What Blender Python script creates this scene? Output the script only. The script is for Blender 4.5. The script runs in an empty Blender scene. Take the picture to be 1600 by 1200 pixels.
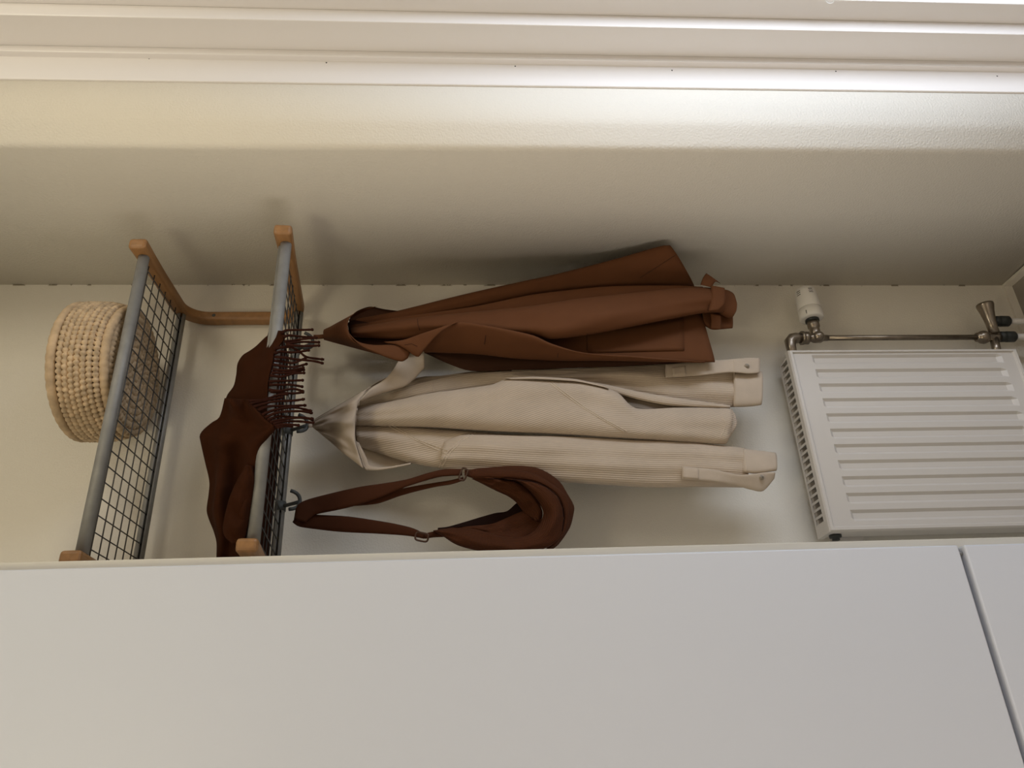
import bpy, bmesh, math, random
from mathutils import Vector, Matrix, noise
from mathutils.bvhtree import BVHTree

random.seed(7)
S = bpy.context.scene
COL = S.collection
PI = math.pi

# ------------------------------------------------------------------ camera
# metres; x runs along the back wall (right = +), y goes into the alcove, z up.
# The phone was held sideways, so the picture is the room turned a quarter turn.
CAM = Vector((-1.11153, -1.64715, 1.5))
F = 1202.0
RT = Vector((0.89333767, -0.44929684, -0.00895282))
UP = Vector((0.04206132, 0.06376252, 0.99707833))
FW = Vector((0.44741328, 0.8911042, -0.07585948))
cam_d = bpy.data.cameras.new('camera')
cam_d.sensor_fit = 'HORIZONTAL'
cam_d.sensor_width = 36
cam_d.lens = 36 * F / 1600
cam_d.clip_start = 0.02
cam_o = bpy.data.objects.new('camera', cam_d)
COL.objects.link(cam_o)
X, Y, Z = -UP, RT, -FW
cam_o.matrix_world = Matrix(((X.x, Y.x, Z.x, CAM.x), (X.y, Y.y, Z.y, CAM.y),
                             (X.z, Y.z, Z.z, CAM.z), (0, 0, 0, 1)))
S.camera = cam_o

# ------------------------------------------------------------------ world, lights, exposure
S.view_settings.view_transform = 'Standard'
S.view_settings.look = 'None'
S.view_settings.gamma = 1
S.view_settings.use_curve_mapping = False
S.view_settings.exposure = 0.05
w = bpy.data.worlds.new('world')
S.world = w
w.use_nodes = True
w.node_tree.nodes['Background'].inputs[0].default_value = (0.8, 0.9, 1.0, 1)
w.node_tree.nodes['Background'].inputs[1].default_value = 0.3


def area(name, loc, target, sx, sy, power, col):
    d = bpy.data.lights.new(name, 'AREA')
    d.shape = 'RECTANGLE'
    d.size, d.size_y = sx, sy
    d.energy = power
    d.color = col
    o = bpy.data.objects.new(name, d)
    o.location = loc
    o.rotation_euler = (Vector(target) - Vector(loc)).to_track_quat('-Z', 'Y').to_euler()
    COL.objects.link(o)
    return o


# cool daylight from the low window in the hall's right wall, close to the door trim
area('window_daylight', (0.5, -1.25, 0.75), (0.06, -0.50, 0.75), 0.4, 1.2, 8.6, (1.0, 1.10, 1.27))
# fills added off to the left and behind the photographer, for trim and cabinet
area('fill_left', (-2.55, -1.0, 0.85), (0.0, -0.9, 0.85), 0.6, 1.5, 11.6, (1.14, 1.04, 0.94))
area('fill_rear', (-0.9, -3.4, 0.7), (-0.9, 0.0, 0.6), 1.4, 1.1, 3.0, (1.08, 0.95, 0.82))
# warm ceiling lamp, then two warm fills added under the ceiling
area('ceiling_lamp_and_fill', (-1.2, -2.3, 2.68), (-0.9, -1.6, 0.8), 0.5, 0.5, 2.2, (1.30, 0.96, 0.62))
area('ceiling_lamp_and_fill', (-1.5, -1.6, 2.60), (0.0, -0.3, 2.2), 0.4, 0.4, 4.8, (1.10, 0.99, 0.70))  # added fill that lifts the upper alcove wall
area('ceiling_lamp_and_fill', (0.25, -1.5, 2.60), (0.0, -0.5, 2.0), 0.3, 0.3, 3.3, (1.07, 0.98, 0.78))  # added fill that lifts the top of the pier and trim

# ------------------------------------------------------------------ helpers


def ray(x, y):
    return RT * (600 - y) + UP * (800 - x) + FW * F


def at(x, y, Yp):
    r = ray(x, y)
    return CAM + r * ((Yp - CAM.y) / r.y)


def atx(x, y, Xp):
    r = ray(x, y)
    return CAM + r * ((Xp - CAM.x) / r.x)


def atz(x, y, Zp):
    r = ray(x, y)
    return CAM + r * ((Zp - CAM.z) / r.z)


def mat(name, col, rough=0.6, metal=0.0, var=0.0, vscale=8.0, bump=0.0, bscale=200.0, bdist=0.002,
        spec=0.5, stretch=None, sheen=0.0, detail=2.0):
    m = bpy.data.materials.new(name)
    m.use_nodes = True
    nt = m.node_tree
    b = nt.nodes['Principled BSDF']
    b.inputs['Base Color'].default_value = (*col, 1)
    b.inputs['Roughness'].default_value = rough
    b.inputs['Metallic'].default_value = metal
    b.inputs['Specular IOR Level'].default_value = spec
    if sheen:
        b.inputs['Sheen Weight'].default_value = sheen
        b.inputs['Sheen Roughness'].default_value = 0.5
    tc = nt.nodes.new('ShaderNodeTexCoord')
    src = tc.outputs['Object']
    if stretch:
        mp = nt.nodes.new('ShaderNodeMapping')
        mp.inputs['Scale'].default_value = stretch
        nt.links.new(src, mp.inputs['Vector'])
        src = mp.outputs['Vector']
    if var:
        n = nt.nodes.new('ShaderNodeTexNoise')
        n.inputs['Scale'].default_value = vscale
        n.inputs['Detail'].default_value = 4
        nt.links.new(src, n.inputs['Vector'])
        r = nt.nodes.new('ShaderNodeValToRGB')
        r.color_ramp.elements[0].position = 0.3
        r.color_ramp.elements[1].position = 0.7
        r.color_ramp.elements[0].color = (*[c * (1 - var) for c in col], 1)
        r.color_ramp.elements[1].color = (*[min(1, c * (1 + var)) for c in col], 1)
        nt.links.new(n.outputs[0], r.inputs[0])
        nt.links.new(r.outputs[0], b.inputs['Base Color'])
    if bump:
        n = nt.nodes.new('ShaderNodeTexNoise')
        n.inputs['Scale'].default_value = bscale
        n.inputs['Detail'].default_value = detail
        nt.links.new(src, n.inputs['Vector'])
        bp = nt.nodes.new('ShaderNodeBump')
        bp.inputs['Strength'].default_value = bump
        bp.inputs['Distance'].default_value = bdist
        nt.links.new(n.outputs[0], bp.inputs['Height'])
        nt.links.new(bp.outputs[0], b.inputs['Normal'])
    return m


def corduroy(name, col, pitch, strength, var=0.06):
    """ribs run along the panel's length; UVs are in metres"""
    m = mat(name, col, rough=0.9, spec=0.12, var=var, vscale=14)
    nt = m.node_tree
    b = nt.nodes['Principled BSDF']
    uv = nt.nodes.new('ShaderNodeUVMap')
    sx = nt.nodes.new('ShaderNodeSeparateXYZ')
    nt.links.new(uv.outputs[0], sx.inputs[0])
    mu = nt.nodes.new('ShaderNodeMath'); mu.operation = 'MULTIPLY'
    mu.inputs[1].default_value = 2 * PI / pitch
    nt.links.new(sx.outputs['Y'], mu.inputs[0])
    si = nt.nodes.new('ShaderNodeMath'); si.operation = 'SINE'
    nt.links.new(mu.outputs[0], si.inputs[0])
    bp = nt.nodes.new('ShaderNodeBump')
    bp.inputs['Strength'].default_value = strength
    bp.inputs['Distance'].default_value = 0.0012
    nt.links.new(si.outputs[0], bp.inputs['Height'])
    nt.links.new(bp.outputs[0], b.inputs['Normal'])
    return m


def wall_mat(name, col, grime=False):
    m = mat(name, col, rough=0.75, spec=0.3, bump=0.5, bscale=240, bdist=0.0020, detail=1.5)
    nt = m.node_tree
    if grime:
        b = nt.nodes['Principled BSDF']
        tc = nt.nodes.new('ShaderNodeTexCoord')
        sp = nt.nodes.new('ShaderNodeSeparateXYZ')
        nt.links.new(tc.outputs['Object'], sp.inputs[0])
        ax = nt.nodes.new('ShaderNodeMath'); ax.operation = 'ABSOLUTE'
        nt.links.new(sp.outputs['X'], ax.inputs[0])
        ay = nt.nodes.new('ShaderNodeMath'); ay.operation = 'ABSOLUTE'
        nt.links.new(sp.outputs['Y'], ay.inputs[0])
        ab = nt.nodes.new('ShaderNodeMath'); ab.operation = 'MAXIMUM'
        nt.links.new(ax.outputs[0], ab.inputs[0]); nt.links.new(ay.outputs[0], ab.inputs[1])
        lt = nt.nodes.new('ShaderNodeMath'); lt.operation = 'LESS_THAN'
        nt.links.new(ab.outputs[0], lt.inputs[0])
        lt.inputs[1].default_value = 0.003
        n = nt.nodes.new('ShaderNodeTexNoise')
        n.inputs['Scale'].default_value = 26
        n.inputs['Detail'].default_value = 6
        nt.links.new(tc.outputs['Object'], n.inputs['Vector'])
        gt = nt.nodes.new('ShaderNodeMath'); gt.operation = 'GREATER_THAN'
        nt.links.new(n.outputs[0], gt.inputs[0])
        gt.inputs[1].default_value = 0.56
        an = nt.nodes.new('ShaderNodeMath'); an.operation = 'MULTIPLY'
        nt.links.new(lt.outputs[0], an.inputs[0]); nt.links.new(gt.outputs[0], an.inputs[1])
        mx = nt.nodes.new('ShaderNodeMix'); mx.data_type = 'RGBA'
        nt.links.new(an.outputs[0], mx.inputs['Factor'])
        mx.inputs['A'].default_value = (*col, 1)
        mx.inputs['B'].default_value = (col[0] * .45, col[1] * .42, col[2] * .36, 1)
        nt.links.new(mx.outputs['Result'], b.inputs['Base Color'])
    return m


M = dict(
    wall=wall_mat('wall_paint', (0.79, 0.745, 0.655)),
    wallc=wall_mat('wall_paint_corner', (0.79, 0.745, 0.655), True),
    ceiling=mat('ceiling_paint', (0.82, 0.80, 0.76), 0.8),
    floor=mat('floor_lino', (0.30, 0.27, 0.23), 0.6, var=0.15),
    trim=mat('trim_gloss_paint', (0.80, 0.765, 0.735), 0.4, bump=0.15, bscale=30, bdist=0.002),
    cabinet=mat('cabinet_white', (0.675, 0.705, 0.775), 0.42, bump=0.05, bscale=300, bdist=0.0005),
    edge=mat('cabinet_edge', (0.70, 0.67, 0.60), 0.5),
    rad=mat('radiator_enamel', (0.61, 0.57, 0.525), 0.35, bump=0.06, bscale=120, bdist=0.001),
    dark=mat('dark_void', (0.05, 0.045, 0.04), 0.8),
    plastic=mat('white_plastic', (0.80, 0.77, 0.72), 0.4),
    brass=mat('nickel_brass', (0.29, 0.245, 0.195), 0.28, metal=0.9, var=0.15, vscale=60),
    black=mat('black_rubber', (0.02, 0.022, 0.02), 0.5),
    pipe_loop=mat('white_cord', (0.86, 0.85, 0.82), 0.6),
    pipe=mat('white_pipe', (0.58, 0.55, 0.51), 0.45),
    wood=mat('beech', (0.31, 0.155, 0.056), 0.45, var=0.16, vscale=10, stretch=(9, 1.2, 9)),
    rod=mat('galvanised', (0.29, 0.287, 0.275), 0.6, metal=0.45, var=0.10, vscale=40),
    wire=mat('dark_wire', (0.10, 0.095, 0.09), 0.45, metal=0.5),
    hook=mat('grey_hook', (0.062, 0.066, 0.062), 0.6, metal=0.0),
    straw=mat('straw', (0.54, 0.40, 0.25), 0.75, var=0.28, vscale=70, bump=0.3, bscale=400, bdist=0.001),
    strawshade=mat('straw_shade', (0.10, 0.07, 0.045), 0.9),  # darkened straw, the basket's inner shade put into the colour
    straw2=mat('straw_rim', (0.50, 0.365, 0.225), 0.75, var=0.22, vscale=45, bump=0.3, bscale=300, bdist=0.001),
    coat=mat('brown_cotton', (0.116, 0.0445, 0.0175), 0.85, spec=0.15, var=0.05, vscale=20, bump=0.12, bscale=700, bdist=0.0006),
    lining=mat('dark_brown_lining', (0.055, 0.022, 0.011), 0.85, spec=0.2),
    cord=corduroy('cream_corduroy', (0.50, 0.405, 0.312), 0.0046, 0.32),
    cordp=mat('cream_cotton', (0.50, 0.41, 0.32), 0.9, spec=0.2, var=0.05, vscale=30, bump=0.2, bscale=300, bdist=0.001),
    thread=mat('cream_thread', (0.58, 0.48, 0.37), 0.9),
    button=mat('cream_button', (0.42, 0.35, 0.27), 0.35),
    scarf=mat('dark_rust_wool', (0.036, 0.0112, 0.0042), 0.95, spec=0.06, bump=0.25, bscale=500, bdist=0.001, var=0.1),
    fringe=mat('dark_rust_yarn', (0.030, 0.0085, 0.0045), 0.95, spec=0.1, bump=0.3, bscale=600, bdist=0.001),
    bag=corduroy('rust_corduroy', (0.066, 0.0215, 0.0085), 0.0034, 0.4),
    strap=mat('rust_webbing', (0.060, 0.0195, 0.008), 0.85, spec=0.12, bump=0.2, bscale=500, bdist=0.0008),
    bagin=mat('dark_bag_lining', (0.015, 0.006, 0.004), 0.9, spec=0.1),
    buckle=mat('bronze_buckle', (0.07, 0.032, 0.016), 0.4, metal=0.4),
)


def mk(name, verts, faces, m, parent=None, smooth=True, uv=None, base=None):
    """one mesh object; verts are world coordinates, shifted to the thing's base when parented"""
    p = parent
    off = Vector((0, 0, 0))
    while p is not None:
        off += p.location
        p = p.parent
    if base is not None:
        off = Vector(base)
    me = bpy.data.meshes.new(name)
    me.from_pydata([tuple(Vector(v) - off) for v in verts], [], faces)
    if uv:
        l = me.uv_layers.new(name='UVMap')
        for lp in me.loops:
            l.data[lp.index].uv = uv[lp.vertex_index]
    bm = bmesh.new(); bm.from_mesh(me)
    bmesh.ops.recalc_face_normals(bm, faces=bm.faces)
    bm.to_mesh(me); bm.free()
    me.polygons.foreach_set('use_smooth', [smooth] * len(me.polygons))
    me.materials.append(m)
    o = bpy.data.objects.new(name, me)
    COL.objects.link(o)
    if base is not None and parent is None:
        o.location = base
    if parent is not None:
        o.parent = parent
    return o


def bev(o, wdt, seg=2):
    md = o.modifiers.new('bevel', 'BEVEL')
    md.width = wdt; md.segments = seg; md.limit_method = 'ANGLE'; md.angle_limit = 0.6
    return o


def thing(name, label, cat, loc, group=None):
    o = bpy.data.objects.new(name, None)
    o.empty_display_size = 0.05
    COL.objects.link(o)
    o.location = loc
    o['label'] = label; o['category'] = cat
    if group: o['group'] = group
    return o


def struct(o):
    o['kind'] = 'structure'
    return o


def boxv(x0, x1, y0, y1, z0, z1):
    v = [(x, y, z) for x in (x0, x1) for y in (y0, y1) for z in (z0, z1)]
    f = [(0, 1, 3, 2), (4, 6, 7, 5), (0, 4, 5, 1), (2, 3, 7, 6), (0, 2, 6, 4), (1, 5, 7, 3)]
    return v, f


def box(name, x0, x1, y0, y1, z0, z1, m, parent=None, b=0.0):
    v, f = boxv(x0, x1, y0, y1, z0, z1)
    o = mk(name, v, f, m, parent, smooth=False)
    if b: bev(o, b)
    return o


def merge(*parts):
    V, Fc = [], []
    for v, f in parts:
        n = len(V)
        V += list(v); Fc += [tuple(i + n for i in q) for q in f]
    return V, Fc


def frame_at(d, ref=None):
    d = d.normalized()
    r = ref or Vector((0, 0, 1))
    if abs(d.dot(r)) > 0.95: r = Vector((1, 0, 0))
    a = d.cross(r).normalized()
    return a, a.cross(d).normalized()


def tube(path, r, n=10, closed=False):
    """round tube through points; r a number or a list"""
    P = [Vector(p) for p in path]
    k = len(P)
    V, Fc = [], []
    a = None
    for i, p in enumerate(P):
        if closed: d = P[(i + 1) % k] - P[i - 1]
        else: d = P[min(i + 1, k - 1)] - P[max(i - 1, 0)]
        if a is None: a, b = frame_at(d)
        else:
            d = d.normalized()
            a = (a - d * a.dot(d)).normalized(); b = a.cross(d).normalized()
        rr = r[i] if isinstance(r, (list, tuple)) else r
        for j in range(n):
            t = 2 * PI * j / n
            V.append(p + a * math.cos(t) * rr + b * math.sin(t) * rr)
    for i in range(k if closed else k - 1):
        for j in range(n):
            i2 = (i + 1) % k
            Fc.append((i * n + j, i * n + (j + 1) % n, i2 * n + (j + 1) % n, i2 * n + j))
    if not closed:
        Fc.append(tuple(range(n)))
        Fc.append(tuple((k - 1) * n + j for j in range(n)))
    return V, Fc


def lathe(origin, axis, prof, n=24):
    """profile (distance along axis, radius) turned about the axis"""
    return tube([Vector(origin) + Vector(axis).normalized() * s for s, r in prof], [r for s, r in prof], n)


def ball(c, r, sc=(1, 1, 1), n=8):
    V, Fc = [], []
    c = Vector(c)
    for i in range(1, n):
        a = PI * i / n
        for j in range(n * 2):
            b = PI * j / n
            V.append(c + Vector((math.sin(a) * math.cos(b) * r * sc[0], math.sin(a) * math.sin(b) * r * sc[1], math.cos(a) * r * sc[2])))
    m_ = n * 2
    for i in range(n - 2):
        for j in range(m_):
            Fc.append((i * m_ + j, i * m_ + (j + 1) % m_, (i + 1) * m_ + (j + 1) % m_, (i + 1) * m_ + j))
    Fc.append(tuple(range(m_))); Fc.append(tuple((n - 2) * m_ + j for j in range(m_)))
    return V, Fc


def catmull(P, n):
    """resample a polyline smoothly, evenly by arc length"""
    P = [Vector(p) for p in P]
    if len(P) == 2:
        return [P[0].lerp(P[1], i / (n - 1)) for i in range(n)]
    dense = []
    k = len(P)
    for i in range(k - 1):
        p0, p1, p2, p3 = P[max(i - 1, 0)], P[i], P[i + 1], P[min(i + 2, k - 1)]
        for s in range(12):
            t = s / 12
            q = 0.5 * ((2 * p1) + (p2 - p0) * t + (2 * p0 - 5 * p1 + 4 * p2 - p3) * t * t + (3 * p1 - p0 - 3 * p2 + p3) * t ** 3)
            dense.append(p1.lerp(p2, t).lerp(q, 0.85))
    dense.append(P[-1])
    L = [0]
    for i in range(1, len(dense)): L.append(L[-1] + (dense[i] - dense[i - 1]).length)
    out, j = [], 0
    for i in range(n):
        s = L[-1] * i / (n - 1)
        while j < len(L) - 2 and L[j + 1] < s: j += 1
        d = L[j + 1] - L[j]
        out.append(dense[j].lerp(dense[j + 1], (s - L[j]) / d if d > 1e-9 else 0))
    return out


def clear_wall(p, x_, y_):
    """keep cloth in front of the right wall and the back wall"""
    if p.x > -0.012: p = atx(x_, y_, -0.012)
    return p


def c3(pts, dY=None):
    out = []
    for p in pts:
        yy = p[2] if len(p) > 2 else dY
        out.append(clear_wall(at(p[0], p[1], yy), p[0], p[1]))
    return out


def loft(A, B, n=44, m=16, bulge=0.015, back=0.008, sheet=None, amp=0.0, lf=6.0, af=3.0, seed=0,
         folds=(), rot=0.0, sharp=2.0):
    """cloth panel between two edge lines: bulges towards the room, has real thickness behind"""
    A = catmull(c3(A), n); B = catmull(c3(B), n)
    V, Fc, U = [], [], []
    Ls = 0.0
    for i in range(n):
        a, b = A[i], B[i]
        mid = (a + b) / 2
        nr = (CAM - mid); nr.z *= 0.3; nr.normalize()
        if i: Ls += (mid - pm).length
        pm = mid
        wd = (b - a).length
        s = i / (n - 1)
        row = []
        for j in range(m + 1):
            t = 0.5 - 0.5 * math.cos(PI * j / m)
            e = max(0.0, 1 - abs(2 * t - 1) ** sharp) ** 0.5
            h = bulge * e
            if amp:
                h += amp * e * noise.noise(Vector((s * lf + seed * 7.1, t * af + seed * 3.3, seed)))
            for (fa, fk, fp, fd) in folds:
                h += fa * e * math.cos(2 * PI * fk * t + fp + fd * s)
            row.append((t, e, h))
        fr, bk = [], []
        for (t, e, h) in row:
            p = a.lerp(b, t)
            fr.append((p + nr * h, t))
            if sheet is None: bk.append((p - nr * back * e, t))
            else: bk.append((p + nr * (h - sheet), t))
        ring = fr + (bk[::-1] if sheet is not None else bk[-2:0:-1])
        for p, t in ring:
            q = Vector(p)
            if q.y > -0.004: q.y = -0.004
            if q.x > -0.006: q.x = -0.006
            V.append(q)
            u, v = Ls, (t - 0.5) * wd
            U.append((u * math.cos(rot) - v * math.sin(rot), u * math.sin(rot) + v * math.cos(rot)))
    k = len(V) // n
    for i in range(n - 1):
        for j in range(k):
            Fc.append((i * k + j, i * k + (j + 1) % k, (i + 1) * k + (j + 1) % k, (i + 1) * k + j))
    for base in (0, (n - 1) * k):            # end caps, strip by strip
        if sheet is None:
            for j in range(m - 1):
                q = [base + j, base + j + 1, base + (k - j - 1) % k, base + (k - j) % k]
                q = list(dict.fromkeys(q))
                if len(q) > 2: Fc.append(tuple(q))
        else:
            for j in range(m):
                Fc.append((base + j, base + j + 1, base + k - 2 - j, base + k - 1 - j))
    return V, Fc, U


SURF = []


def panel(name, parent, mt, A, B, surf=True, **kw):
    V, Fc, U = loft(A, B, **kw)
    o = mk(name, V, Fc, mt, parent, True, U)
    if surf: SURF.append(BVHTree.FromPolygons([tuple(v) for v in V], Fc))
    return o


def on(x, y, lift=0.0015, fallback=-0.12):
    """nearest cloth surface behind a picture point, lifted a little off it"""
    d = ray(x, y).normalized()
    best = None
    for t in SURF:
        h = t.ray_cast(CAM, d)
        if h[0] is not None and (best is None or h[3] < best): best = h[3]
    if best is None: return at(x, y, fallback)
    return CAM + d * (best - lift)


def seam(name, parent, m, pts, r=0.0012, lift=0.0002, n=30):
    P = []
    for i in range(n):
        f = i / (n - 1) * (len(pts) - 1)
        k = min(int(f), len(pts) - 2)
        t = f - k
        P.append(on(pts[k][0] * (1 - t) + pts[k + 1][0] * t, pts[k][1] * (1 - t) + pts[k + 1][1] * t, lift))
    return mk(name, *tube(P, r, 6), m, parent)


def patch(name, parent, m, quad, lift=0.002, n=10, k=6):
    """a sewn-on patch that follows the cloth: quad of picture corners, in order"""
    V, Fc = [], []
    for s in (lift, -0.003):
        for i in range(n + 1):
            for j in range(k + 1):
                u, v = i / n, j / k
                x = (quad[0][0] * (1 - u) + quad[1][0] * u) * (1 - v) + (quad[3][0] * (1 - u) + quad[2][0] * u) * v
                y = (quad[0][1] * (1 - u) + quad[1][1] * u) * (1 - v) + (quad[3][1] * (1 - u) + quad[2][1] * u) * v
                V.append(on(x, y, s))
    N = (n + 1) * (k + 1)
    for i in range(n):
        for j in range(k):
            q = (i * (k + 1) + j, i * (k + 1) + j + 1, (i + 1) * (k + 1) + j + 1, (i + 1) * (k + 1) + j)
            Fc.append(q); Fc.append(tuple(N + a for a in q[::-1]))
    rim = [i * (k + 1) for i in range(n + 1)] + [n * (k + 1) + j for j in range(1, k + 1)] + \
          [i * (k + 1) + k for i in range(n - 1, -1, -1)] + [j for j in range(k - 1, 0, -1)]
    for a, b in zip(rim, rim[1:] + rim[:1]): Fc.append((a, b, N + b, N + a))
    return mk(name, V, Fc, m, parent, True)


# ------------------------------------------------------------------ room shell
CEIL = 2.75
struct(box('floor', -2.7, 0.78, -3.6, 0.12, -0.1, 0.0, M['floor']))
struct(box('ceiling', -2.7, 0.78, -3.6, 0.12, CEIL, CEIL + 0.1, M['ceiling']))
struct(box('wall_back', -2.7, 0.0, 0.0, 0.12, 0.0, CEIL, M['wallc']))
struct(box('wall_left', -2.7, -2.6, -3.6, 0.0, 0.0, CEIL, M['wall']))
struct(box('wall_rear', -2.7, 0.78, -3.6, -3.5, 0.0, CEIL, M['wall']))
# right wall of the room, with the window opening the daylight comes through
wv = merge(boxv(0.68, 0.78, -3.5, -2.0, 0, CEIL), boxv(0.68, 0.78, -0.9, 0.12, 0, CEIL),
           boxv(0.68, 0.78, -2.0, -0.9, 0, 0.3), boxv(0.68, 0.78, -2.0, -0.9, 1.7, CEIL))
struct(mk('wall_right', *wv, M['wall'], smooth=False))


def lean(z, y):
    return -0.0100 * (z - 1.32) * min(1.0, max(0.0, -y / 0.45))


def extrude(prof, z0=0.0, z1=CEIL, nz=2):
    V, Fc = [], []
    k = len(prof)
    for i in range(nz):
        z = z0 + (z1 - z0) * i / (nz - 1)
        V += [(x + lean(z, y), y, z) for x, y in prof]
    for i in range(nz - 1):
        for j in range(k):
            Fc.append((i * k + j, i * k + (j + 1) % k, (i + 1) * k + (j + 1) % k, (i + 1) * k + j))
    Fc.append(tuple(range(k))); Fc.append(tuple((nz - 1) * k + j for j in range(k)))
    return V, Fc


def xm(y, Yp): return at(800, y, Yp).x          # x of a vertical edge seen at mid height
def ym(y, Xp): return atx(800, y, Xp).y


YF = -0.512
arc = [(0.0, -0.476), (0.0004, -0.4795), (0.0018, -0.4835), (0.0045, -0.4875), (0.0085, -0.4905), (0.016, -0.4945), (0.036, -0.5052), (0.043, -0.5085), (0.050, -0.5108), (0.060, -0.512)]
x_c0 = xm(133, YF - 0.004)
pier = struct(mk('wall_alcove', *extrude([(0.0, 0.0)] + arc + [(x_c0 + 0.02, YF), (x_c0 + 0.02, 0.0)]), M['wallc'], smooth=True))
me = pier.data
for p in me.polygons:
    p.use_smooth = len(p.vertices) == 4
# stepped door trim, each moulding standing further out than the one before
x_c1 = xm(100, YF - 0.004); y_1 = ym(92, x_c1)
x_c2 = xm(83, y_1); y_2 = ym(38, x_c2)
x_c3 = xm(20, y_2); y_3 = ym(-12, x_c3)
t1 = struct(bev(mk('trim_1', *extrude([(x_c0, YF + 0.03), (x_c0, YF - 0.004), (x_c1, YF - 0.004), (x_c1, y_1), (x_c2, y_1), (x_c2, YF + 0.03)]), M['trim'], smooth=False), 0.0015))
t2 = struct(bev(mk('trim_2', *extrude([(x_c2, YF + 0.03), (x_c2, y_2), (x_c3, y_2), (x_c3, YF + 0.03)]), M['trim'], smooth=False), 0.002))
t3 = struct(bev(mk('trim_3', *extrude([(x_c3, YF + 0.03), (x_c3, y_3), (x_c3 + 0.22, y_3), (x_c3 + 0.22, YF + 0.03)]), M['trim'], smooth=False), 0.002))
struct(box('wall_front', x_c3 + 0.22, 0.68, y_3 + 0.03, YF + 0.2, 0, CEIL, M['wall']))
for (x, y) in ((233, 91.5), (510, 98), (805, 103.5), (1050, 110), (1306, 111.5), (1558, 119)):
    p = at(x, y, YF - 0.004)
    mk('nail_head', *lathe(p + Vector((0, 0.0005, 0)), (0, -1, 0), [(0, 0.0019), (0.0009, 0.0016)], 8), M['dark'], t1)
# low skirting fillet at the foot of the alcove walls
struct(mk('baseboard_back', *merge(boxv(-0.84, -0.0, -0.008, 0.0, 0, 0.022)), M['wall'], smooth=False))
struct(mk('baseboard_right', *merge(boxv(-0.008, 0.0, -0.475, -0.008, 0, 0.022)), M['wall'], smooth=False))
# window frame behind the photographer's right shoulder
wfr = struct(mk('window_1', *merge(boxv(0.68, 0.76, -2.00, -1.95, 0.3, 1.7), boxv(0.68, 0.76, -0.95, -0.90, 0.3, 1.7),
                                   boxv(0.68, 0.76, -1.95, -0.95, 0.3, 0.35), boxv(0.68, 0.76, -1.95, -0.95, 1.65, 1.7)), M['trim'], smooth=False))

# ------------------------------------------------------------------ tall cabinet
CY = -0.43
xs1 = at(700, 861.5, CY + 0.02).x          # alcove side of the side panel
xd1 = at(700, 872, CY).x                   # edge of the doors
zt = at(1500, 862, CY).z; zb = at(1506, 850, CY).z
xl = xs1 - 0.60
cab = thing('tall_cabinet', 'tall plain white cabinet with two flat doors left of the alcove', 'cabinet', ((xs1 + xl) / 2, CY / 2, 0))
box('side_panel', xs1 - 0.018, xs1, CY + 0.02, -0.001, 0.0, 2.35, M['edge'], cab, 0.0008)
box('side_panel', xl, xl + 0.018, CY + 0.02, -0.001, 0.0, 2.35, M['edge'], cab, 0.0008)
box('top_panel', xl + 0.018, xs1 - 0.018, CY + 0.02, -0.001, 2.332, 2.35, M['edge'], cab)
box('back_panel', xl + 0.018, xs1 - 0.018, -0.02, -0.012, 0.0, 2.332, M['edge'], cab)
box('shelf', xl + 0.018, xs1 - 0.018, CY + 0.024, -0.02, zb - 0.012, zb + 0.006, M['edge'], cab)
du = box('door', xl + 0.002, xd1, CY, CY + 0.0195, zt, 2.348, M['cabinet'], cab, 0.003)
dl = box('door', xl + 0.002, xd1, CY, CY + 0.0195, 0.08, zb, M['cabinet'], cab, 0.003)
box('plinth', xl + 0.018, xs1 - 0.018, CY + 0.06, CY + 0.075, 0.0, 0.079, M['cabinet'], cab)
mk('hinge_pin', *lathe((xd1 - 0.012, CY + 0.012, zb - 0.002), (0, 0, 1), [(0, 0.003), (zt - zb + 0.004, 0.003)], 12), M['rod'], cab)

# ------------------------------------------------------------------ coat rack
XR, XL = -0.121, -0.748                      # inner faces of the two wooden brackets
UB, UF = Vector((0, -0.052, 2.139)), Vector((0, -0.281, 2.144))
LB, LF = Vector((0, -0.061, 1.865)), Vector((0, -0.328, 1.843))
rack = thing('coat_rack', 'wall rack with beech brackets, grey rods and two wire shelves', 'coat rack', ((XR + XL) / 2, 0, 1.85))


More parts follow.
